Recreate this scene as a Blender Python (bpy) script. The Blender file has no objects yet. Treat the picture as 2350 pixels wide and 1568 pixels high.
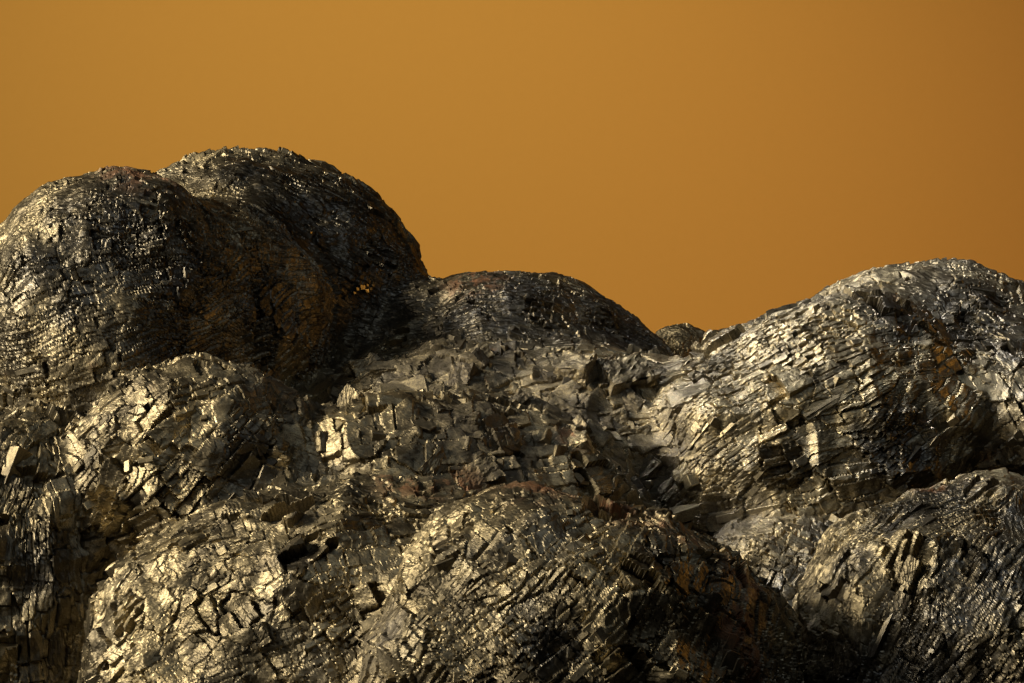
# A botryoidal metallic mineral specimen in front of an orange studio backdrop.  1 Blender unit = 1 cm.
import bpy, math
import numpy as np
from mathutils import Vector, Matrix

scene = bpy.context.scene
scene.unit_settings.system = 'METRIC'
scene.unit_settings.scale_length = 0.01
COL = scene.collection
rng = np.random.default_rng(11)
R = math.radians

# ------------------------------------------------------------------ camera
PITCH = R(11.0)
LENS = 85.0
CAM = np.array([0.0, -28.0, 13.0])
FW = np.array([0.0, math.cos(PITCH), -math.sin(PITCH)])
UP = np.array([0.0, math.sin(PITCH), math.cos(PITCH)])
RT = np.array([1.0, 0.0, 0.0])
cam_data = bpy.data.cameras.new("camera")
cam_data.lens = LENS
cam_data.sensor_width = 36.0
cam_data.clip_start = 0.5
cam_data.clip_end = 1000.0
cam = bpy.data.objects.new("camera", cam_data)
COL.objects.link(cam)
cam.location = CAM
cam.rotation_euler = (math.pi / 2 - PITCH, 0, 0)
scene.camera = cam

# ------------------------------------------------------------------ world, lamps, exposure
world = bpy.data.worlds.new("World")
scene.world = world
world.use_nodes = True
world.node_tree.nodes["Background"].inputs[0].default_value = (0.40, 0.34, 0.24, 1)
world.node_tree.nodes["Background"].inputs[1].default_value = 0.012

scene.view_settings.view_transform = 'Standard'
scene.view_settings.look = 'None'
scene.view_settings.exposure = 0.0
scene.view_settings.gamma = 1.0


def look(o, target):
    d = Vector(target) - o.location
    o.rotation_euler = d.to_track_quat('-Z', 'Y').to_euler()


def area(name, loc, target, size, size_y, power, color, spread=180):
    l = bpy.data.lights.new(name, 'AREA')
    l.shape = 'RECTANGLE'
    l.size, l.size_y = size, size_y
    l.energy = power
    l.color = color
    l.spread = R(spread)
    o = bpy.data.objects.new(name, l)
    COL.objects.link(o)
    o.location = loc
    look(o, target)
    return o


def spot(name, loc, target, power, color, cone, blend, radius):
    l = bpy.data.lights.new(name, 'SPOT')
    l.energy = power
    l.color = color
    l.spot_size = R(cone)
    l.spot_blend = blend
    l.shadow_soft_size = radius
    o = bpy.data.objects.new(name, l)
    COL.objects.link(o)
    o.location = loc
    look(o, target)
    return o


MID = (0, 0.5, 9.0)
area("key_softbox", (-52, -11, 34), MID, 12, 12, 4000, (1.0, 0.885, 0.675), 50)
area("rim_lamp", (-9, 4, 25), (3.7, 0.6, 8.9), 3.0, 3.0, 125, (0.97, 0.97, 1.0), 22)
area("front_fill", (-20, -27, 16), MID, 14, 12, 380, (1.0, 0.94, 0.84))
area("overhead_fill", (7, -9, 31), MID, 11, 9, 480, (0.78, 0.89, 1.0))
area("orange_reflector", (24, 4, 12), MID, 4, 5, 340, (1.0, 0.50, 0.10))
spot("backdrop_lamp", (-6, 10, 26), (-5, 58, -8), 96000, (1.0, 0.965, 0.82), 95, 1.0, 4)
spot("backdrop_side_lamp", (24, 14, 14), (22, 58, -6), 8500, (1.0, 0.26, 0.18), 75, 1.0, 4)

# ------------------------------------------------------------------ helpers


def at(px, py, d):
    """point seen at pixel (px, py) of a 2350 x 1568 picture, d cm along the viewing axis"""
    k = d * 36.0 / LENS / 2350.0
    return CAM + FW * d + RT * ((px - 1175) * k) + UP * ((784 - py) * k)


def project(p):
    q = p - CAM
    d = q @ FW
    k = d * 36.0 / LENS / 2350.0
    return 1175 + (q @ RT) / k, 784 - (q @ UP) / k, d


def _hash(i, j, k):
    n = (i * 374761393 + j * 668265263 + k * 2147483647 + 1274126177) & 0xFFFFFFFF
    n = ((n ^ (n >> 13)) * 1274126177) & 0xFFFFFFFF
    n = ((n ^ (n >> 16)) * 2246822519) & 0xFFFFFFFF
    return (n ^ (n >> 15)) & 0xFFFFFFFF


def vnoise(p):
    """value noise in -1..1"""
    p = np.asarray(p, float)
    i = np.floor(p).astype(np.int64)
    f = p - i
    f = f * f * f * (f * (f * 6 - 15) + 10)
    out = 0
    for a in (0, 1):
        wa = f[:, 0] if a else 1 - f[:, 0]
        for b in (0, 1):
            wb = f[:, 1] if b else 1 - f[:, 1]
            for c in (0, 1):
                wc = f[:, 2] if c else 1 - f[:, 2]
                h = _hash(i[:, 0] + a, i[:, 1] + b, i[:, 2] + c) / 4294967295.0
                out = out + wa * wb * wc * h
    return out * 2 - 1


def fbm(p, octaves=4, gain=0.5):
    s, a, q = 0, 1.0, np.asarray(p, float)
    for o in range(octaves):
        s = s + a * vnoise(q + 17.3 * o)
        q = q * 2.03
        a *= gain
    return s


def norm(v):
    return v / np.maximum(np.linalg.norm(v, axis=-1, keepdims=True), 1e-9)


def mesh_from(name, verts, counts, loops, attrs=None, smooth=False):
    me = bpy.data.meshes.new(name)
    verts = np.ascontiguousarray(verts, dtype=np.float32)
    loops = np.ascontiguousarray(loops, dtype=np.int32)
    counts = np.ascontiguousarray(counts, dtype=np.int32)
    me.vertices.add(len(verts))
    me.vertices.foreach_set("co", verts.ravel())
    me.loops.add(len(loops))
    me.loops.foreach_set("vertex_index", loops)
    me.polygons.add(len(counts))
    starts = np.zeros(len(counts), np.int32)
    starts[1:] = np.cumsum(counts)[:-1]
    me.polygons.foreach_set("loop_start", starts)
    me.polygons.foreach_set("loop_total", counts)
    me.polygons.foreach_set("use_smooth", np.full(len(counts), smooth))
    for k, v in (attrs or {}).items():
        a = me.attributes.new(k, 'FLOAT', 'FACE')
        a.data.foreach_set("value", np.ascontiguousarray(v, dtype=np.float32))
    me.update(calc_edges=True)
    me.validate()
    return me


# ------------------------------------------------------------------ materials
root = bpy.data.objects.new("mineral_specimen", None)
COL.objects.link(root)
root.location = (0, 1.5, 0)
root.empty_display_size = 1.0
root['label'] = "dark brassy mineral specimen of rounded lobes crusted with blocky metallic crystals"
root['category'] = "mineral specimen"

# rust, dust, and tarnish mixed with painted shade, that sit at known places on the specimen (pixel, radius in cm)
RUST_AT = [(1230, 1150, .6), (1120, 1160, .4), (1420, 1165, .5), (1560, 1225, .4), (940, 1115, .6), (1060, 1130, .4), (330, 395, .8), (1430, 845, .3),
           (1090, 640, .6), (2260, 1040, .4), (1320, 1010, .35), (1700, 1330, .4), (2130, 1110, .3), (1690, 1430, .45), (1740, 1530, .4)]
DUST_AT = [(1000, 850, 1.3), (1300, 960, 1.3), (1100, 980, .9), (1440, 1080, .5), (640, 880, 1.0), (1540, 1040, .8), (880, 1480, .6), (1680, 1200, .8), 
           (1150, 1060, .8), (700, 1180, .4)]
TARNISH_SHADE_AT = [(290, 500, 1.3), (380, 780, .7), (560, 400, .9), (420, 640, .9), (150, 480, .5), (720, 480, 1.7), (860, 600, 1.5), (1180, 700, 1.6), (1020, 730, .7), (1420, 740, 1.2),
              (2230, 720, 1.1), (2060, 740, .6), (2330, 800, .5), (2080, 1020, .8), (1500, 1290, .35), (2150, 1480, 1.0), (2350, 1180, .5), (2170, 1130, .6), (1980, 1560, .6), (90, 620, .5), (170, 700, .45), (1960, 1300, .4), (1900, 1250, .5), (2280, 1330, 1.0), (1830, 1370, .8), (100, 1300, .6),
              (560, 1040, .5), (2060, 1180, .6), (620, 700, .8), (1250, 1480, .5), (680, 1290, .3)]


class NT:
    def __init__(self, name):
        self.mat = bpy.data.materials.new(name)
        self.mat.use_nodes = True
        self.t = self.mat.node_tree
        self.bsdf = self.t.nodes["Principled BSDF"]

    def n(self, typ, **kw):
        nd = self.t.nodes.new(typ)
        for k, v in kw.items():
            if k.startswith('_'):
                setattr(nd, k[1:], v)
            else:
                key = int(k[1:]) if k[0] == 'i' and k[1:].isdigit() else k
                nd.inputs[key].default_value = v
        return nd

    def l(self, a, b):
        self.t.links.new(a, b)

    def math(self, op, a, b=None, clamp=False):
        nd = self.t.nodes.new('ShaderNodeMath')
        nd.operation = op
        nd.use_clamp = clamp
        for i, x in enumerate((a, b)):
            if x is None:
                continue
            if isinstance(x, (int, float)):
                nd.inputs[i].default_value = x
            else:
                self.l(x, nd.inputs[i])
        return nd.outputs[0]

    def ramp(self, fac, stops):
        nd = self.t.nodes.new('ShaderNodeValToRGB')
        e = nd.color_ramp.elements
        while len(e) < len(stops):
            e.new(0.5)
        for el, (p, c) in zip(e, stops):
            el.position = p
            el.color = (c, c, c, 1) if isinstance(c, (int, float)) else (*c, 1)
        self.l(fac, nd.inputs[0])
        return nd.outputs[0]

    def mix(self, fac, a, b, blend='MIX'):
        nd = self.t.nodes.new('ShaderNodeMix')
        nd.data_type = 'RGBA'
        nd.blend_type = blend
        for s, x in ((nd.inputs[0], fac), (nd.inputs[6], a), (nd.inputs[7], b)):
            if isinstance(x, (int, float)):
                s.default_value = x
            elif isinstance(x, tuple):
                s.default_value = (*x, 1)
            else:
                self.l(x, s)
        return nd.outputs[2]

    def noise(self, vec, scale, detail=4, rough=0.6, dist=0.0):
        nd = self.n('ShaderNodeTexNoise', Scale=scale, Detail=detail, Roughness=rough, Distortion=dist)
        self.l(vec, nd.inputs['Vector'])
        return nd.outputs['Fac']


def spheres_mask(m, co, places):
    """sum of soft balls round the given places, in the specimen's own space"""
    tot = None
    for px, py, r in places:
        c = at(px, py, surface_depth(px, py)) - np.array(root.location)
        v = m.n('ShaderNodeVectorMath', _operation='DISTANCE')
        v.inputs[1].default_value = tuple(c)
        m.l(co, v.inputs[0])
        k = m.n('ShaderNodeMapRange', _interpolation_type='SMOOTHSTEP')
        k.inputs[1].default_value = r
        k.inputs[2].default_value = r * 0.25
        m.l(v.outputs['Value'], k.inputs[0])
        tot = k.outputs[0] if tot is None else m.math('MAXIMUM', tot, k.outputs[0])
    return tot


def sulphide(name, bright, dark, rough_lo, rough_hi, grain, bump):
    m = NT(name)
    tc = m.n('ShaderNodeTexCoord')
    tc.object = root
    co = tc.outputs['Object']
    at_n = m.n('ShaderNodeAttribute', _attribute_name="rnd")
    rnd = at_n.outputs['Fac']
    big = m.noise(co, 0.9, 4)
    mid = m.noise(co, 4.5, 5, 0.65)
    fine = m.noise(co, 26, 4, 0.7)
    pits = m.n('ShaderNodeTexVoronoi', Scale=34.0)
    m.l(co, pits.inputs['Vector'])
    # tone: mostly the face's own value, then patchy tarnish and painted shade
    tone = m.math('ADD', m.math('MULTIPLY', rnd, 0.55), m.math('MULTIPLY', mid, 0.55))
    col = m.mix(m.ramp(tone, [(0.30, 0.0), (0.66, 1.0)]), dark, bright)
    bluish = m.ramp(big, [(0.50, 0.0), (0.64, 1.0)])
    col = m.mix(m.math('MULTIPLY', bluish, 0.45), col, (0.17, 0.165, 0.15))
    tarnish_shade = m.math('MULTIPLY', spheres_mask(m, co, TARNISH_SHADE_AT), m.ramp(mid, [(0.34, 0.4), (0.52, 1.0)]))  # partly tarnish, partly shade painted on the rear dome and right flanks
    tarnish_shade_col = m.mix(m.ramp(m.noise(co, 17, 5, 0.75), [(0.50, 0.0), (0.62, 1.0)]), (0.062, 0.060, 0.056), (0.24, 0.24, 0.24))
    col = m.mix(m.math('MULTIPLY', tarnish_shade, 0.85), col, tarnish_shade_col)
    dull = m.ramp(m.noise(co, 1.7, 6, 0.72), [(0.47, 0.0), (0.58, 1.0)])
    col = m.mix(m.math('MULTIPLY', dull, 0.72), col, (0.095, 0.080, 0.055))
    # rust stains
    rust = m.math('MULTIPLY', spheres_mask(m, co, RUST_AT), m.ramp(mid, [(0.47, 0.0), (0.55, 1.0)]))
    freckle = m.ramp(m.noise(co, 2.2, 6, 0.7), [(0.66, 0.0), (0.74, 1.0)])
    rust = m.math('MAXIMUM', rust, m.math('MULTIPLY', freckle, 0.55))
    rustcol = m.mix(fine, (0.14, 0.050, 0.014), (0.30, 0.115, 0.032))
    col = m.mix(m.math('MULTIPLY', rust, 0.85), col, rustcol)
    # grey brown dust
    dust = m.math('MULTIPLY', spheres_mask(m, co, DUST_AT), m.ramp(fine, [(0.40, 0.0), (0.58, 1.0)]))
    dust = m.math('MAXIMUM', dust, m.math('MULTIPLY', m.ramp(m.noise(co, 9, 6, 0.75), [(0.56, 0.0), (0.66, 1.0)]), 0.5))
    col = m.mix(m.math('MULTIPLY', dust, 0.6), col, (0.105, 0.085, 0.064))
    # small black pits
    pit = m.ramp(pits.outputs['Distance'], [(0.10, 1.0), (0.22, 0.0)])
    pit = m.math('MULTIPLY', pit, m.ramp(m.noise(co, 14, 2), [(0.43, 0.0), (0.53, 1.0)]))
    speck = m.ramp(m.noise(co, 60, 4, 0.8), [(0.40, 0.0), (0.56, 1.0)])
    col = m.mix(m.math('MULTIPLY', m.math('SUBTRACT', 1.0, speck), 0.55), col, (0.07, 0.06, 0.045))
    col = m.mix(m.math('MULTIPLY', pit, 0.85), col, (0.02, 0.017, 0.014))
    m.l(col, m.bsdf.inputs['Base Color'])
    nonmetal = m.math('MAXIMUM', m.math('MULTIPLY', rust, 0.8), m.math('MULTIPLY', dust, 0.75))
    m.l(m.math('SUBTRACT', 0.95, nonmetal, True), m.bsdf.inputs['Metallic'])
    rr = m.n('ShaderNodeMapRange')
    rr.inputs[3].default_value = rough_lo
    rr.inputs[4].default_value = rough_hi
    m.l(m.math('ADD', m.math('MULTIPLY', fine, 0.6), m.math('MULTIPLY', rnd, 0.4)), rr.inputs[0])
    rgh = m.math('ADD', rr.outputs[0], m.math('MULTIPLY', nonmetal, 0.25))
    rgh = m.math('SUBTRACT', rgh, m.math('MULTIPLY', tarnish_shade, 0.08))
    clean = m.math('GREATER_THAN', rnd, 1.5)       # a few unweathered faces
    m.l(m.math('SUBTRACT', rgh, m.math('MULTIPLY', clean, 0.30), True), m.bsdf.inputs['Roughness'])
    # fine relief
    h = m.math('ADD', m.math('MULTIPLY', m.noise(co, grain, 6, 0.75), 1.0), m.math('MULTIPLY', pit, -0.35))
    ledge = m.math('FLOOR', m.math('MULTIPLY', m.noise(co, 7.5, 5, 0.6), 16.0))
    h = m.math('ADD', h, m.math('MULTIPLY', ledge, 0.22))
    b = m.n('ShaderNodeBump', Strength=bump, Distance=0.02)
    m.l(h, b.inputs['Height'])
    m.l(b.outputs[0], m.bsdf.inputs['Normal'])
    return m.mat


def paper():
    m = NT("orange_paper")
    tc = m.n('ShaderNodeTexCoord')
    f = m.noise(tc.outputs['Object'], 3.0, 5, 0.7)
    m.l(m.mix(f, (0.54, 0.255, 0.044), (0.57, 0.270, 0.047)), m.bsdf.inputs['Base Color'])
    m.bsdf.inputs['Roughness'].default_value = 0.9
    m.bsdf.inputs['Specular IOR Level'].default_value = 0.1
    return m.mat


# ------------------------------------------------------------------ backdrop: a paper sweep under and behind the specimen
def build_backdrop():
    prof = [(46.0, -30.0), (46.5, -24)]
    for a in range(0, 91, 10):
        prof.append((46.5 + 11.5 * math.sin(R(a)), -20 + 6 * a / 90))
    prof += [(58, 0.0), (58, 20), (58, 60.0)]
    xs = np.linspace(-55, 55, 12)
    v = np.array([(x, y, z) for y, z in prof for x in xs])
    n = len(xs)
    f = []
    for i in range(len(prof) - 1):
        for j in range(n - 1):
            a = i * n + j
            f += [a, a + 1, a + n + 1, a + n]
    me = mesh_from("backdrop", v, [4] * (len(f) // 4), f, smooth=True)
    me.materials.append(paper())
    o = bpy.data.objects.new("backdrop", me)
    COL.objects.link(o)
    o['kind'] = 'structure'
    o['label'] = "smooth orange studio paper backdrop behind the mineral"


build_backdrop()


def build_added_table():  # added out of view, dark so no orange bounces up from below
    m = NT("dark_felt")
    tc = m.n('ShaderNodeTexCoord')
    m.l(m.mix(m.noise(tc.outputs['Object'], 8.0, 5, 0.7), (0.012, 0.012, 0.012), (0.022, 0.021, 0.020)), m.bsdf.inputs['Base Color'])
    m.bsdf.inputs['Roughness'].default_value = 0.95
    m.bsdf.inputs['Specular IOR Level'].default_value = 0.1
    v, f = [], []
    x0, x1, y0, y1, rr = -17.0, 17.0, -9.0, 14.0, 0.5
    rings = [(0.5, -2.0), (0.0, -1.5), (0.0, -0.4), (0.12, -0.12), (0.4, 0.0)]
    for ins, z in rings:
        for x, y in ((x0, y0), (x1, y0), (x1, y1), (x0, y1)):
            v.append((x + ins * (1 if x < 0 else -1), y + ins * (1 if y < 0 else -1), z))
    for i in range(len(rings) - 1):
        for j in range(4):
            k = (j + 1) % 4
            f += [4 * i + j, 4 * i + k, 4 * i + 4 + k, 4 * i + 4 + j]
    f += [3, 2, 1, 0] + [len(v) - 4, len(v) - 3, len(v) - 2, len(v) - 1]
    me = mesh_from("added_table", np.array(v), [4] * (len(f) // 4), f)
    me.materials.append(m.mat)
    o = bpy.data.objects.new("added_table", me)
    COL.objects.link(o)
    o['kind'] = 'structure'
    o['label'] = "unseen dark felt covered table added under the mineral"


build_added_table()

# ------------------------------------------------------------------ the lobes
# px, py, depth: centre; rx, rz, ry: radii in picture pixels; rot: turn in the picture plane
# L, W: crystal length and width in cm; q: step height; tilt: crystal domains' lean; dom: domain size; ang: grain direction; cov: cover
LOBES = [
    dict(label="big dark rounded lobe with fine slanting ridges at the left edge", lap=.16, px=248, py=785, d=30.0, rx=335, rz=408, ry=330, rot=-6,
         L=0.2, W=0.06, q=0.018, tilt=8, dom=.62, ang=14, cov=.75, N=110),
    dict(label="shadowed ridged lobe between the two highest domes", px=475, py=772, d=30.8, rx=268, rz=318, ry=300, rot=-12,
         L=0.16, W=0.055, q=0.022, tilt=11, dom=.6, ang=22, cov=0.8, N=90),
    dict(label="highest dark dome with a smooth round right flank", px=590, py=797, d=33.0, rx=445, rz=451, ry=400, rot=0,
         L=0.22, W=0.07, q=0.023, tilt=11, dom=.6, ang=-14, cov=0.62, N=100),
    dict(label="low dark dome with level growth lines in the middle of the skyline", px=1152, py=1003, d=32.0, rx=425, rz=391, ry=360, rot=4,
         L=0.4, W=0.05, q=0.018, tilt=6, dom=.7, ang=-4, cov=0.55, N=100),
    dict(label="small rounded knob behind the right lobe", px=1568, py=812, d=36.4, rx=92, rz=66, ry=80, rot=0,
         L=0.08, W=0.03, q=0.008, tilt=5, dom=0.3, ang=-25, cov=.7, N=40),
    dict(label="smaller knob low on the skyline behind the right lobe", px=1648, py=822, d=38.5, rx=75, rz=70, ry=80, rot=0,
         L=0.08, W=0.03, q=0.008, tilt=5, dom=0.3, ang=-10, cov=.7, N=40),
    dict(label="large right lobe with the bright scalloped shoulder", lap=.2, px=2150, py=1012, d=30.9, rx=470, rz=402, ry=380, rot=0,
         L=0.24, W=0.1, q=0.022, tilt=10, dom=.55, ang=-18, cov=0.6, N=110),
    dict(label="long sloping spur of the right lobe with slanting slivers", px=1862, py=1062, d=29.5, rx=430, rz=365, ry=330, rot=32,
         L=0.32, W=0.08, q=0.02, tilt=12, dom=.55, ang=34, cov=.85, N=110),
    dict(label="cracked bulge of broad plates at the right edge", px=2335, py=960, d=29.4, rx=165, rz=190, ry=200, rot=10,
         L=0.24, W=0.13, q=0.024, tilt=12, dom=.6, ang=-55, cov=.95, N=60),
    dict(label="dusty far bank of jumbled cube crystals", px=1130, py=1180, d=30.2, rx=720, rz=390, ry=330, rot=3,
         L=0.32, W=0.22, q=0.04, tilt=13, dom=0.52, ang=10, cov=.9, N=110),
    dict(label="near mound of jumbled angular crystals", px=965, py=1230, d=28.2, rx=545, rz=325, ry=300, rot=0,
         L=0.3, W=0.2, q=0.04, tilt=14, dom=0.5, ang=20, cov=.9, N=100),
    dict(label="blocky knob with diagonal stepped ledges at the left", px=450, py=1085, d=27.9, rx=305, rz=252, ry=240, rot=8,
         L=0.23, W=0.13, q=0.03, tilt=14, dom=.5, ang=38, cov=.95, N=90),
    dict(label="lower left lobe bristling with upright slivers", px=65, py=1455, d=28.0, rx=270, rz=515, ry=330, rot=0,
         L=0.26, W=0.075, q=0.026, tilt=18, dom=.6, ang=82, cov=.95, N=90),
    dict(label="broad bright front lobe paved with golden blocks", px=800, py=1642, d=26.3, rx=640, rz=545, ry=380, rot=-3,
         L=0.25, W=0.145, q=0.022, tilt=15, dom=0.5, ang=38, cov=.96, N=130),
    dict(label="front middle lobe with a rusty crest and dark right side", px=1330, py=1610, d=24.3, rx=510, rz=470, ry=390, rot=-4,
         L=0.21, W=0.11, q=0.024, tilt=16, dom=.45, ang=62, cov=.9, N=130),
    dict(label="shadowed hollow of square lattice blocks in front of the right lobe", px=1800, py=1540, d=27.9, rx=310, rz=330, ry=260, rot=0,
         L=0.15, W=0.1, q=0.022, tilt=10, dom=.5, ang=-42, cov=.9, N=80),
    dict(label="fibrous dark front lobe in the lower right corner", lap=.16, px=2220, py=1575, d=25.5, rx=420, rz=478, ry=380, rot=0,
         L=0.3, W=0.05, q=0.017, tilt=14, dom=.55, ang=60, cov=.75, N=120),
    dict(label="flat rust stained shoulder on the crest of the front middle lobe", px=1225, py=1345, d=24.6, rx=250, rz=205, ry=230, rot=-4,
         L=0.24, W=0.12, q=.028, tilt=15, dom=.42, ang=-8, cov=.9, N=60),
]
for i, lb in enumerate(LOBES):
    k = lb['d'] * 36.0 / LENS / 2350.0
    lb['c'] = at(lb['px'], lb['py'], lb['d'])
    a = R(lb['rot'])
    e1 = RT * math.cos(a) + UP * math.sin(a)
    e2 = -RT * math.sin(a) + UP * math.cos(a)
    lb['E'] = np.array([e1, e2, FW])            # rows: local axes
    lb['r'] = np.array([lb['rx'], lb['rz'], lb['ry']]) * k
    lb['seed'] = i * 13.7


def surface_depth(px, py):
    """how far along the viewing axis the specimen's surface lies at a pixel"""
    dirv = at(px, py, 1.0) - CAM
    best = 1e9
    for o in LOBES:
        M = o['E'] / o['r'][:, None]
        a_, b_ = M @ dirv, M @ (CAM - o['c'])
        A_, B_, C_ = a_ @ a_, a_ @ b_, b_ @ b_ - 1
        if B_ * B_ > A_ * C_:
            best = min(best, (-B_ - math.sqrt(B_ * B_ - A_ * C_)) / A_)
    return best if best < 1e8 else 30.0


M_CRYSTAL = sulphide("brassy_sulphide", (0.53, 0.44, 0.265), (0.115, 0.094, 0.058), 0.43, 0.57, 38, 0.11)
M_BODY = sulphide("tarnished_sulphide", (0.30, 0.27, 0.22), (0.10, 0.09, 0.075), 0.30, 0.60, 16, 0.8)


def local(lb, p):
    return ((p - lb['c']) @ lb['E'].T) / lb['r']


def buried(lb, p, margin):
    """True where p lies deeper than margin (cm) inside another lobe"""
    return buried_depth(lb, p) > margin


def buried_depth(lb, p):
    b = np.full(len(p), -9.0)
    for o in LOBES:
        if o is lb:
            continue
        q = local(o, p)
        l = np.linalg.norm(q, axis=1)
        b = np.maximum(b, (1 - l) * o['r'].min())
    return b


def lumps(lb, p):
    s = 4.1      # shared by all lobes, so that they meet flush
    low = np.clip((7.9 - p[:, 2]) / 1.2, 0, 1)     # the broken lower parts are less round
    return 0.06 * low * (1 - 2 * np.abs(vnoise(p * 1.5 + 8.2))) + 0.10 * fbm(p * 0.9 + s, 3) + 0.025 * fbm(p * 3.1 + s, 3)


def grain_dir(lb, n, p, extra=0.0):
    """grain direction in the tangent plane"""
    a = R(lb['ang']) + extra + 0.35 * vnoise(p * 0.8 + lb['seed'] + 5)
    d = np.cos(a)[:, None] * RT + np.sin(a)[:, None] * UP
    d = d - n * np.sum(d * n, 1, keepdims=True)
    return norm(d)


def ellipsoid_normal(lb, p):
    q = ((p - lb['c']) @ lb['E'].T) / lb['r'] ** 2
    return norm(q @ lb['E'])


def make_domains(lb):
    """crystal domains of a lobe: centre, grain, across, facing"""
    C = domain_centres(lb, lb['dom'])
    n = ellipsoid_normal(lb, C)
    U = grain_dir(lb, n, C, rng.normal(0, 0.12, len(C)))
    tl = np.tan(np.minimum(np.abs(rng.normal(0, R(lb['tilt']), len(C))), R(48)))
    ta = rng.uniform(0, 2 * math.pi, len(C))
    V0 = np.cross(n, U)
    Wd = norm(n + tl[:, None] * (np.cos(ta)[:, None] * U + np.sin(ta)[:, None] * V0))
    U = norm(U - Wd * np.sum(U * Wd, 1, keepdims=True))
    lb['dom_c'], lb['dom_u'], lb['dom_v'], lb['dom_w'] = C, U, np.cross(Wd, U), Wd
    lb['dom_s'] = np.exp(rng.uniform(math.log(0.6), math.log(2.2), len(C)))
    lb['dom_flush'] = np.exp(rng.uniform(math.log(0.25), math.log(1.25), len(C)))
    lb['dom_tone'] = rng.uniform(0.15, 0.85, len(C))


def hash01(*ints):
    a = [np.asarray(i).astype(np.int64) for i in ints]
    while len(a) < 3:
        a.append(a[0] * 0 + 7)
    return _hash(*np.broadcast_arrays(*a[:3])) / 4294967295.0


def nearest_domain(lb, P):
    """nearest domain centre, and how much nearer it is than the next"""
    best = np.empty(len(P), np.int64)
    gap = np.empty(len(P))
    C = lb['dom_c']
    for s in range(0, len(P), 40000):
        q = P[s:s + 40000]
        d = np.sqrt(np.maximum((q * q).sum(1)[:, None] + (C * C).sum(1)[None] - 2 * q @ C.T, 0))
        best[s:s + 40000] = d.argmin(1)
        two = np.partition(d, 1, axis=1)
        gap[s:s + 40000] = two[:, 1] - two[:, 0]
    return best, gap


def blend(lb, P, n):
    """how far the surface swells outward where lobes grow into each other"""
    K = 0.14
    out = np.zeros(len(P))
    for _ in range(3):
        q = P + n * out[:, None]
        acc = np.zeros(len(P))
        for o in LOBES:
            l = local(o, q)
            nl = np.linalg.norm(l, axis=1)
            g = np.linalg.norm(l / np.maximum(nl, 1e-6)[:, None] / o['r'], axis=1)
            d = (nl - 1) / g
            acc += np.exp(np.clip(-d / K, -40, 12))
        out = np.clip(out + 0.8 * K * np.log(acc), 0, 0.45)
    return out


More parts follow.
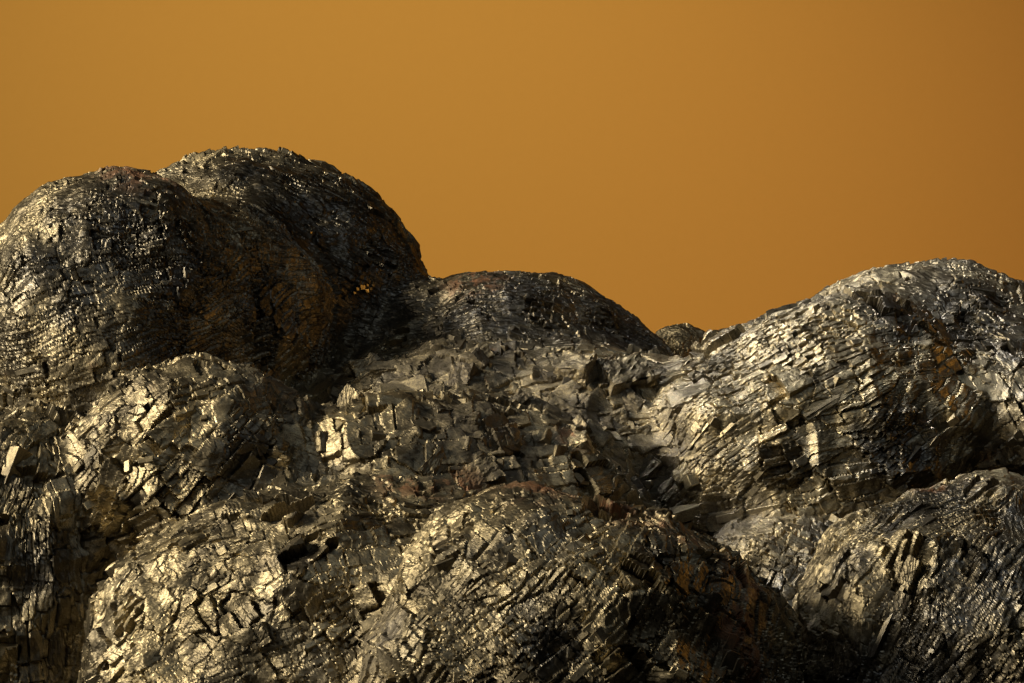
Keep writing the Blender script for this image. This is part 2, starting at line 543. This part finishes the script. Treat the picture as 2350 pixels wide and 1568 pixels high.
def crystal_relief(lb, P, n):
    """displacement along n that breaks the surface into flat facetted blocks with steps and cracks; also a tone per block"""
    sd = lb['seed']
    wob = np.stack([fbm(P * 7 + sd + 40 * i, 3) for i in range(3)], 1)
    Q = P + 0.009 * wob + 0.05 * np.stack([vnoise(P * 1.7 + sd + 70 * i) for i in range(3)], 1)
    k, gapd = nearest_domain(lb, Q + 0.03 * wob)
    C, U, V, W = (lb[x][k] for x in ('dom_c', 'dom_u', 'dom_v', 'dom_w'))
    sc = lb['dom_s'][k]
    rel = Q - C
    a = np.sum(rel * U, 1)
    b = np.sum(rel * V, 1)
    Wm, Lm = lb['W'] * sc, lb['L'] * sc
    # rows of uneven width, blocks of uneven length
    bb = b / Wm + 0.30 * np.sin(b / Wm * 2.1 + k)
    row = np.floor(bb)
    rl = Lm * (0.6 + 0.9 * hash01(row, k, 3))
    aa = a / rl + hash01(row, k, 5) * 7 + 0.28 * np.sin(a / rl * 2.3 + row * 1.7)
    colm = np.floor(aa)
    fb, fa = bb - row, aa - colm
    h1, h2, h3, h4 = (hash01(row * 131 + colm, k, 11 + i) for i in range(4))
    # middle of the block in domain coordinates (close enough), then its foot on the lobe
    ac = a - (fa - 0.5) * rl
    bc = b - (fb - 0.5) * Wm
    EtR = lb['E'] / lb['r'][:, None]
    q = C + ac[:, None] * U + bc[:, None] * V
    d_ = W @ EtR.T
    o_ = (q - lb['c']) @ EtR.T
    A_ = np.sum(d_ * d_, 1)
    B_ = np.sum(o_ * d_, 1)
    disc = np.maximum(B_ * B_ - A_ * (np.sum(o_ * o_, 1) - 1), 0)
    t = (-B_ + np.sqrt(disc)) / A_
    qs = lb['q'] * 0.9
    qf = qs * lb['dom_flush'][k]
    tq = np.floor(t / qf + h1 * 0.8) * qf
    foot = q + tq[:, None] * W
    tiltu, tiltv = (h2 - .5) * 0.06, (h3 - .5) * 0.08 + lb.get('lap', 0.11)
    fl = lb['dom_flush'][k]
    hgt = fl * ((h4 - 0.5) * qs * 0.9 + tiltu * (a - ac) + tiltv * (b - bc))
    # faint growth steps on the faces
    st = fbm(np.stack([a * 9, b * 15, k * 3.1 + h1 * 4], 1), 2)
    hgt = hgt + 0.0036 * np.floor(st * 2.0)
    disp = (np.sum((foot - P) * W, 1) + hgt) / np.maximum(np.sum(n * W, 1), 0.45)
    disp = np.clip(disp, -0.11, 0.11)
    # cracks between blocks and between domains
    edge = np.minimum(np.minimum(fb, 1 - fb) * Wm, np.minimum(fa, 1 - fa) * rl)
    cw = 0.004 + 0.008 * h2
    crack = np.clip(1 - edge / cw, 0, 1) + 0.7 * np.clip(1 - gapd / 0.03, 0, 1)
    disp -= (0.010 + 0.014 * fl) * np.minimum(crack, 1.3)
    # places where the blocks are worn to a fine grain
    worn = np.clip((vnoise(P * 1.5 + sd + 50) + 0.55 * vnoise(P * 4.3 + sd) - lb['cov'] * 1.3 + 0.54) * 2.2, 0, 0.92)
    # uneven ledges along the grain for the worn parts
    ax = -RT * math.sin(R(lb['ang'])) + UP * math.cos(R(lb['ang']))
    s = (P @ ax + 0.14 * fbm(P * 1.9 + sd, 3)) / 0.055
    fr = s - np.floor(s)
    saw = np.where(fr < 0.8, fr / 0.8, (1 - fr) / 0.2)
    al = RT * math.cos(R(lb['ang'])) + UP * math.sin(R(lb['ang']))
    fibre = fbm(np.stack([P @ ax * 34, P @ al * 9, P @ FW * 16], 1) + sd, 2)
    soft = 0.009 * saw + 0.009 * fibre
    disp = disp * (1 - worn) + soft * worn
    tone = np.clip(0.55 * lb['dom_tone'][k] + 0.45 * h3, 0, 1) * (1 - worn) + 0.3 * worn
    return disp, tone


def cube_sphere(N):
    g = np.tan(np.linspace(-math.pi / 4, math.pi / 4, N + 1))
    A, B = np.meshgrid(g, g, indexing='ij')
    one = np.ones_like(A)
    sides = [(one, A, B), (-one, B, A), (B, one, A), (A, -one, B), (A, B, one), (B, A, -one)]
    V = np.concatenate([norm(np.stack(f, -1).reshape(-1, 3)) for f in sides])
    idx = np.arange((N + 1) ** 2).reshape(N + 1, N + 1)
    quad = np.stack([idx[:-1, :-1], idx[1:, :-1], idx[1:, 1:], idx[:-1, 1:]], -1).reshape(-1, 4)
    Q = np.concatenate([quad + i * (N + 1) ** 2 for i in range(6)])
    return V, Q


def compact(V, Q):
    used, inv = np.unique(Q, return_inverse=True)
    return V[used], inv.reshape(-1, 4)


FINE = 0.0163


def build_body(lb):
    verts, quads, tones, base = [], [], [], 0
    for fine in (True, False):
        arc = math.pi / 2 * (lb['r'].prod() ** (1 / 3))
        N = int(arc / FINE) if fine else 36
        V, Q = cube_sphere(N)
        P0 = lb['c'] + (V * lb['r']) @ lb['E']
        ctr = P0[Q[:, 0]]
        nc = ellipsoid_normal(lb, ctr)
        px, py, _ = project(ctr)
        front = (np.sum(nc * norm(CAM - ctr), 1) > -0.12) & (px > -120) & (px < 2470) & (py < 1690)
        back = ~((np.sum(nc * norm(CAM - ctr), 1) > -0.06) & (px > -80) & (px < 2430) & (py < 1650))
        keep = (front if fine else back)
        Q = Q[keep]
        Q = Q[~buried(lb, P0[Q[:, 0]], 0.26)]
        if not len(Q):
            continue
        P, Q = compact(P0, Q)
        n = ellipsoid_normal(lb, P)
        dsp = lumps(lb, P) + blend(lb, P, n)
        dive = np.clip((buried_depth(lb, P) - 0.08) / 0.16, 0, 1)      # the skin dives under its neighbour before it ends
        dsp -= 0.45 * dive * dive * (3 - 2 * dive)
        if fine:
            rel, tone = crystal_relief(lb, P, n)
            dsp += rel + 0.0006 * fbm(P * 42, 2)
        else:
            tone = np.full(len(P), .4)
            dsp -= 0.03
        P = P + n * dsp[:, None]
        fn = np.cross(P[Q[:, 2]] - P[Q[:, 0]], P[Q[:, 3]] - P[Q[:, 1]])
        flip = np.sum(fn * n[Q[:, 0]], 1) < 0
        Q[flip] = Q[flip][:, ::-1]
        verts.append(P - lb['c'])
        quads.append(Q + base)
        tones.append(tone[Q[:, 0]])
        base += len(P)
    Q = np.concatenate(quads)
    me = mesh_from("lobe", np.concatenate(verts), np.full(len(Q), 4), Q.ravel(), {"rnd": np.concatenate(tones)}, smooth=False)
    me.materials.append(M_CRYSTAL)
    o = bpy.data.objects.new("lobe", me)
    COL.objects.link(o)
    o.parent = root
    o.location = Vector(lb['c']) - root.location
    o['label'] = lb['label']
    lb['obj'] = o


def domain_centres(lb, size):
    """roughly even points over the ellipsoid"""
    r = lb['r']
    areaE = 4 * math.pi * ((r[0] * r[1]) ** 1.6 / 3 + (r[0] * r[2]) ** 1.6 / 3 + (r[1] * r[2]) ** 1.6 / 3) ** (1 / 1.6)
    n = int(areaE / (size * size * 0.8)) + 8
    i = np.arange(n) + 0.5
    ph = np.arccos(1 - 2 * i / n)
    th = math.pi * (1 + 5 ** 0.5) * i
    V = np.stack([np.cos(th) * np.sin(ph), np.sin(th) * np.sin(ph), np.cos(ph)], 1)
    V = norm(V + rng.normal(0, 0.5 / math.sqrt(n) * 1.2, V.shape))
    return lb['c'] + (V * r) @ lb['E']


PL = dict(o=[], u=[], v=[], w=[], L=[], W=[], H=[], lobe=[], rnd=[])


def add_plates(li, o, u, v, w, L, W, H, rnd):
    for k, x in zip(PL, (o, u, v, w, L, W, H, np.full(len(o), li), rnd)):
        PL[k].append(x)


def pave(li, lb):
    C, U, V, Wd = lb['dom_c'], lb['dom_u'], lb['dom_v'], lb['dom_w']
    n = ellipsoid_normal(lb, C)
    tocam = norm(CAM - C)
    px, py, _ = project(C)
    vis = (np.sum(n * tocam, 1) > -0.35) & (px > -250) & (px < 2600) & (py > 100) & (py < 1800) & ~buried(lb, C, lb['dom'] * 0.8)
    rd = lb['dom'] * 0.95
    EtR = lb['E'] / lb['r'][:, None]
    for k in np.nonzero(vis)[0]:
        sc = lb['dom_s'][k]
        Lm, Wm = lb['L'] * sc, lb['W'] * sc
        aa, bb, ll, ww = [], [], [], []
        y = -rd
        while y < rd:
            wd = Wm * rng.uniform(0.55, 1.6)
            nn = int(2 * rd / (Lm * 0.5)) + 2
            ls = Lm * rng.uniform(0.45, 1.7, nn)
            x = -rd + np.cumsum(ls) - rng.uniform(0, Lm)
            m = x < rd + Lm
            aa.append(x[m] - ls[m] / 2)
            bb.append(np.full(m.sum(), y + wd / 2))
            ll.append(ls[m])
            ww.append(np.full(m.sum(), wd))
            y += wd
        a, b, l, w_ = map(np.concatenate, (aa, bb, ll, ww))
        q = C[k] + a[:, None] * U[k] + b[:, None] * V[k]
        # where the line through q along the domain axis meets the lobe
        d_ = EtR @ Wd[k]
        o_ = (q - lb['c']) @ EtR.T
        A_ = d_ @ d_
        B_ = o_ @ d_
        Cc = np.sum(o_ * o_, 1) - 1
        disc = B_ * B_ - A_ * Cc
        ok = disc > 0
        t = (-B_ + np.sqrt(np.maximum(disc, 0))) / A_
        ok &= np.abs(t) < lb['dom'] * 1.2
        p = q + t[:, None] * Wd[k]
        near = np.linalg.norm(p[:, None, :] - C[None, :, :], axis=2)
        own = near.argmin(1) == k
        ok &= own | (near[:, k] < near.min(1) + 0.02)
        cm = 0.5 + 0.5 * vnoise(p * 1.9 + lb['seed'] + 31)
        cover = np.clip((cm - 0.42) * 2.2, 0, 0.8) * (0.10 if li < 4 else 0.55) * lb['cov'] ** 2 * min(1.0, lb['dom_flush'][k] + 0.2)
        ok &= rng.random(len(p)) < cover
        ok &= ~buried(lb, p, 0.12)
        ok &= np.sum(ellipsoid_normal(lb, p) * norm(CAM - p), 1) > 0.34
        if not ok.any():
            continue
        p, t, l, w_ = p[ok], t[ok], l[ok], w_[ok]
        nn_ = ellipsoid_normal(lb, p)
        t2 = t + lumps(lb, p) + blend(lb, p, nn_)
        qs = lb['q'] * lb['dom_flush'][k]
        tq = np.floor(t2 / qs + rng.uniform(-0.25, 0.25, len(t2))) * qs + rng.normal(0, 0.25 * qs, len(t2)) * (rng.random(len(t2)) < .5)
        top = p + (tq - t)[:, None] * Wd[k] + rng.uniform(-0.012, 0.014, (len(p), 1)) * Wd[k]
        # every crystal leans a little on its own
        jt = 0.025 if lb['tilt'] < 26 else 0.16
        e = rng.normal(0, jt, (len(p), 2))
        w1 = norm(Wd[k] + e[:, :1] * U[k] + e[:, 1:] * V[k])
        yaw = rng.normal(0, 0.05 if lb['tilt'] < 26 else 0.35, len(p))
        u1 = np.cos(yaw)[:, None] * U[k] + np.sin(yaw)[:, None] * V[k]
        u1 = norm(u1 - w1 * np.sum(u1 * w1, 1, keepdims=True))
        v1 = np.cross(w1, u1)
        gap = rng.uniform(0.002, 0.008, len(p))
        H = np.maximum(0.12, 3 * qs) + np.abs(l) * 0.2
        base = lb['dom_tone'][k]
        rnd = np.clip(base + rng.normal(0, 0.16, len(p)), 0, 1)
        add_plates(li, top, u1, v1, w1, l - gap, w_ - gap, H, rnd)
        # thin stacked layers that leave step lines on some faces
        s = rng.random(len(p)) < 0.22
        if s.any():
            f = rng.uniform(0.35, 0.8, (s.sum(), 2))
            off = (rng.integers(0, 2, (s.sum(), 2)) * 2 - 1) * (1 - f) * 0.46
            th = rng.uniform(0.006, 0.016, s.sum())
            o2 = top[s] + u1[s] * (off[:, :1] * l[s][:, None]) + v1[s] * (off[:, 1:] * w_[s][:, None]) + w1[s] * th[:, None]
            add_plates(li, o2, u1[s], v1[s], w1[s], l[s] * f[:, 0], w_[s] * f[:, 1], th + 0.02, np.clip(rnd[s] + .1, 0, 1))


def scatter(li, lb, n, lo, hi, power=2.5, bx=None):
    """loose angular crystals set at every angle"""
    V = norm(rng.normal(0, 1, (n * 6, 3)))
    p = lb['c'] + (V * lb['r']) @ lb['E']
    nn = ellipsoid_normal(lb, p)
    px, py, _ = project(p)
    ok = (np.sum(nn * norm(CAM - p), 1) > -0.2) & (px > -100) & (px < 2450) & (py < 1700) & ~buried(lb, p, 0.08)
    if bx:
        ok &= (px > bx[0]) & (px < bx[1]) & (py > bx[2]) & (py < bx[3])
    p, nn = p[ok][:n], nn[ok][:n]
    m = len(p)
    w = norm(nn + rng.normal(0, 0.32, (m, 3)))
    u = norm(np.cross(w, rng.normal(0, 1, (m, 3))))
    v = np.cross(w, u)
    sz = lo + (hi - lo) * rng.random(m) ** power
    asp = rng.uniform(0.55, 1.0, m)
    p = p + nn * (lumps(lb, p) + blend(lb, p, nn))[:, None] + w * (sz * rng.uniform(-0.06, 0.10, m))[:, None]
    add_plates(li, p, u, v, w, sz * rng.uniform(0.8, 1.6, m), sz * asp, sz * 1.1, rng.random(m))


def crystal_verts(o, u, v, w, L, W, H):
    """eight-sided slabs with chipped corners and a worn upper edge: 24 verts, 17 faces each"""
    n = len(o)
    hx, hy = L / 2, W / 2
    ms = np.minimum(L, W)
    ch = ms[:, None] * np.where(rng.random((n, 4)) < 0.28, rng.uniform(0.12, 0.42, (n, 4)), rng.uniform(0.02, 0.07, (n, 4)))
    jx = 1 + rng.normal(0, 0.07, (n, 4))
    jy = 1 + rng.normal(0, 0.09, (n, 4))
    sx = np.array([1, -1, -1, 1])
    sy = np.array([1, 1, -1, -1])
    X = np.zeros((n, 8))
    Y = np.zeros((n, 8))
    for c in range(4):
        cx, cy = sx[c] * hx * jx[:, c], sy[c] * hy * jy[:, c]
        first, second = (0, 1) if c in (1, 3) else (1, 0)
        # counter-clockwise: along x then along y alternately
        ax, ay = cx - sx[c] * ch[:, c], cy
        bx, by = cx, cy - sy[c] * ch[:, c]
        if c in (0, 2):
            X[:, 2 * c], Y[:, 2 * c], X[:, 2 * c + 1], Y[:, 2 * c + 1] = bx, by, ax, ay
        else:
            X[:, 2 * c], Y[:, 2 * c], X[:, 2 * c + 1], Y[:, 2 * c + 1] = ax, ay, bx, by
    bev = np.minimum(0.007, ms * 0.10)
    inx = 1 - bev / hx
    iny = 1 - bev / hy
    slope = rng.normal(0, 0.03, (n, 2))
    zt = X * slope[:, :1] + Y * slope[:, 1:]

    def ring(x, y, z):
        return o[:, None, :] + x[..., None] * u[:, None, :] + y[..., None] * v[:, None, :] + z[..., None] * w[:, None, :]
    r0 = ring(X * inx[:, None], Y * iny[:, None], zt)
    r1 = ring(X, Y, zt - bev[:, None])
    r2 = ring(X * 0.94, Y * 0.94, np.repeat(-H[:, None], 8, 1))
    return np.concatenate([r0, r1, r2], 1)       # n x 24 x 3


_tmpl = list(range(8))
_cnt = [8]
for r_ in (0, 8):
    for i in range(8):
        j = (i + 1) % 8
        _tmpl += [r_ + i, r_ + 8 + i, r_ + 8 + j, r_ + j]
        _cnt.append(4)
_tmpl, _cnt = np.array(_tmpl), np.array(_cnt)


def crystals_mesh(name, verts, rnd, origin):
    n = len(verts)
    loops = (_tmpl[None, :] + (np.arange(n) * 24)[:, None]).ravel()
    me = mesh_from(name, verts.reshape(-1, 3) - origin, np.tile(_cnt, n), loops, {"rnd": np.repeat(rnd, len(_cnt))})
    me.materials.append(M_CRYSTAL)
    return me


def worn_crystal_mesh(o, u, v, w, L, W, H, tone, seed):
    """a large crystal with growth steps on its faces and chipped edges"""
    n = 16
    g = np.linspace(-1, 1, n + 1)
    A, B = np.meshgrid(g, g, indexing='ij')
    one = np.ones_like(A)
    sides = [(one, A, B), (-one, B, A), (B, one, A), (A, -one, B), (A, B, one), (B, A, -one)]
    P = np.concatenate([np.stack(f, -1).reshape(-1, 3) for f in sides])
    idx = np.arange((n + 1) ** 2).reshape(n + 1, n + 1)
    quad = np.stack([idx[:-1, :-1], idx[1:, :-1], idx[1:, 1:], idx[:-1, 1:]], -1).reshape(-1, 4)
    Q = np.concatenate([quad + i * (n + 1) ** 2 for i in range(6)])
    key, first, inv = np.unique(np.round(P, 5), axis=0, return_index=True, return_inverse=True)
    P, Q = P[first], inv.reshape(-1)[Q]
    half = np.array([L, W, H]) / 2
    X = P * half
    ax = np.abs(P)
    top = ax.max(1)
    second = np.sort(ax, 1)[:, 1]
    dirn = np.where(ax > 0.999, np.sign(P), 0)
    ms = min(L, W)
    st = 0.022 * ms * np.floor(fbm(X * np.array([7, 12, 9]) + seed, 3) * 3)
    chip = np.clip((second - 0.72) / 0.28, 0, 1) ** 2 * np.clip(fbm(X * 9 + seed + 8, 3) + 0.25, 0, 1.2) * 0.14 * ms
    X = X + dirn * (st - chip)[:, None] + 0.010 * ms * np.stack([fbm(X * 25 + seed + i, 2) for i in range(3)], 1)
    # cut one corner obliquely and shear a little: no true cubes here
    X[:, 0] += 0.22 * X[:, 1] * math.sin(seed)
    X[:, 2] -= H / 2
    X[:, 2] += 0.15 * X[:, 0] * math.cos(seed * 1.7)
    world_p = X[:, :1] * u + X[:, 1:2] * v + X[:, 2:] * w
    fn = np.cross(world_p[Q[:, 2]] - world_p[Q[:, 0]], world_p[Q[:, 3]] - world_p[Q[:, 1]])
    flip = np.sum(fn * (world_p[Q].mean(1) + w * H / 2), 1) < 0
    Q[flip] = Q[flip][:, ::-1]
    me = mesh_from("crystal", world_p, np.full(len(Q), 4), Q.ravel(), {"rnd": np.full(len(Q), tone)})
    me.materials.append(M_CRYSTAL)
    return me


for lb in LOBES:
    make_domains(lb)
    build_body(lb)
for li, lb in enumerate(LOBES):
    pave(li, lb)

FAR_BANK, NEAR_MOUND, SPUR, KNOB, FRONT, MIDDLE = 9, 10, 7, 11, 13, 14
scatter(FAR_BANK, LOBES[FAR_BANK], 170, 0.07, 0.34)
scatter(NEAR_MOUND, LOBES[NEAR_MOUND], 130, 0.07, 0.3)
scatter(SPUR, LOBES[SPUR], 50, 0.04, 0.16)
scatter(KNOB, LOBES[KNOB], 40, 0.05, 0.16)
scatter(FRONT, LOBES[FRONT], 60, 0.04, 0.15)
scatter(MIDDLE, LOBES[MIDDLE], 70, 0.04, 0.15)


def block(li, px, py, d, L, W, H, yaw, pitch, roll, rnd=.6):
    """one large crystal at a known place: yaw about the upright, pitch towards the viewer, roll in the picture"""
    m = (Matrix.Rotation(R(roll), 3, 'Y') @ Matrix.Rotation(R(pitch), 3, 'X') @ Matrix.Rotation(R(yaw), 3, 'Z'))
    m = np.array(m)
    u, v, w = m[:, 0], m[:, 1], m[:, 2]
    lb = LOBES[li]
    o = at(px, py, surface_depth(px, py))
    nn = ellipsoid_normal(lb, o[None])
    o = o + nn[0] * (lumps(lb, o[None])[0] + blend(lb, o[None], nn)[0]) + w * d
    add_plates(li, o[None], u[None], v[None], w[None], np.array([L]), np.array([W]), np.array([H]), np.array([rnd]))


# the large crystals one can recognise (pixel, height proud of the surface, length, width, depth, turns, tone)
block(FAR_BANK, 1430, 880, .20, .60, .50, .75, 28, 24, 12, .45)
block(FAR_BANK, 1320, 862, .16, .50, .40, .50, -38, 16, -14, .6)
block(FAR_BANK, 850, 850, .10, .40, .30, .40, 18, 60, -8, .55)
block(FAR_BANK, 1100, 812, .07, .30, .22, .3, 40, 62, 14, .9)
block(FAR_BANK, 800, 930, .07, .40, .22, .3, 30, 58, -34, .6)
block(SPUR, 1575, 1088, .08, .24, .19, .3, 20, 60, -18, 1.0)
block(SPUR, 1605, 1102, .06, .17, .14, .2, 40, 55, 26, .8)
block(SPUR, 1490, 1092, .06, .60, .24, .2, 8, 52, -34, .5)
block(NEAR_MOUND, 1110, 1085, .10, .36, .30, .4, 25, 54, 8, .3)
block(NEAR_MOUND, 1400, 990, .08, .30, .24, .3, 10, 66, -12, .8)
block(FRONT, 660, 1365, .02, .22, .19, .2, 12, 72, -26, .95)
block(FRONT, 590, 1465, .02, .26, .22, .2, 10, 74, -28, .9)
block(FRONT, 640, 1410, .02, .22, .18, .2, 10, 72, -28, .9)
block(KNOB, 300, 1255, .03, .32, .28, .2, 15, 70, -6, .9)

# a few faces low on the rear dome that are turned to throw the orange light back at the viewer
REAR_DOME = 2
for gx, gy, gl in ((826, 664, .09), (836, 671, .07), (815, 668, .06), (846, 666, .05), (808, 676, .045), (838, 658, .04), (700, 545, .04)):
    o = at(gx, gy, surface_depth(gx, gy))
    lb = LOBES[REAR_DOME] if gx > 720 else LOBES[1]
    nn = ellipsoid_normal(lb, o[None])
    o = o + nn[0] * (lumps(lb, o[None])[0] + blend(lb, o[None], nn)[0] + 0.045)
    w = norm(norm(CAM - o) + norm(np.array([24.0, 4, 12]) - o))
    u = norm(np.cross(w, UP))
    add_plates(REAR_DOME, o[None], u[None], np.cross(w, u)[None], w[None], np.array([gl]), np.array([gl * .8]), np.array([.12]), np.array([2.0]))

for k in PL:
    PL[k] = np.concatenate(PL[k])
PV = crystal_verts(*[PL[k] for k in ('o', 'u', 'v', 'w', 'L', 'W', 'H')])
px, py, dd = project(PL['o'])
facing = np.clip(np.sum(PL['w'] * norm(CAM - PL['o']), 1), 0.12, 1)
size = PL['L'] * PL['W'] * facing
inview = (px > 15) & (px < 2335) & (py > 340) & (py < 1555)
hid = np.zeros(len(px), bool)
for li, lb in enumerate(LOBES):
    s = np.nonzero(PL['lobe'] == li)[0]
    # sample the sight line: is another lobe in the way?
    for f in (0.01, 0.02, 0.035, 0.06, 0.1):
        p = PL['o'][s] + (CAM - PL['o'][s]) * f
        hid[s] |= buried(lb, p, 0.0)
size = np.where(inview & ~hid, size, 0)
order = np.argsort(-size)
single = order[:300]
rest = np.ones(len(px), bool)
rest[single] = False
print("crystals", len(px))
for i in single:
    lb = LOBES[PL['lobe'][i]]
    if min(PL['L'][i], PL['W'][i]) > 0.15:
        me = worn_crystal_mesh(PL['o'][i], PL['u'][i], PL['v'][i], PL['w'][i], PL['L'][i], PL['W'][i], PL['H'][i], PL['rnd'][i], float(i % 97))
    else:
        me = crystals_mesh("crystal", PV[i:i + 1], PL['rnd'][i:i + 1], PL['o'][i])
    o = bpy.data.objects.new("crystal", me)
    COL.objects.link(o)
    o.parent = lb['obj']
    o.location = PL['o'][i] - lb['c']
for li, lb in enumerate(LOBES):
    s = rest & (PL['lobe'] == li)
    if not s.any():
        continue
    me = crystals_mesh("crystal_crust", PV[s], PL['rnd'][s], lb['c'])
    o = bpy.data.objects.new("crystal_crust", me)
    COL.objects.link(o)
    o.parent = lb['obj']
    o['kind'] = 'stuff'


# ------------------------------------------------------------------ the hidden core that carries the lobes and stands on the paper
def build_core():
    N = 40
    V, F = [], []
    for i in range(N + 1):
        ph = math.pi * i / N
        for j in range(2 * N):
            th = math.pi * j / N
            V.append((math.cos(th) * math.sin(ph), math.sin(th) * math.sin(ph), math.cos(ph)))
    V = np.array(V)
    for i in range(N):
        for j in range(2 * N):
            a, b = i * 2 * N + j, i * 2 * N + (j + 1) % (2 * N)
            F.append((a, a + 2 * N, b + 2 * N, b))
    c = np.array([0.3, 3.0, 2.6])
    P = c + V * np.array([6.4, 3.4, 2.9])
    P = P + V * (0.25 * fbm(P * 0.7, 4))[:, None]
    P[:, 2] = np.maximum(P[:, 2], 0.004)
    F = np.array(F)
    me = mesh_from("matrix", P - c, np.full(len(F), 4), F.ravel(), {"rnd": np.full(len(F), .3)}, smooth=True)
    me.materials.append(M_BODY)
    o = bpy.data.objects.new("matrix_rock", me)
    COL.objects.link(o)
    o.parent = root
    o.location = Vector(c) - root.location


build_core()
tris = 0
for o in bpy.data.objects:
    if o.type == 'MESH':
        tris += sum(max(0, n - 2) for n in np.array([p.loop_total for p in o.data.polygons])) if len(o.data.polygons) < 50 else len(o.data.loops) - 2 * len(o.data.polygons)
print("triangles", tris)
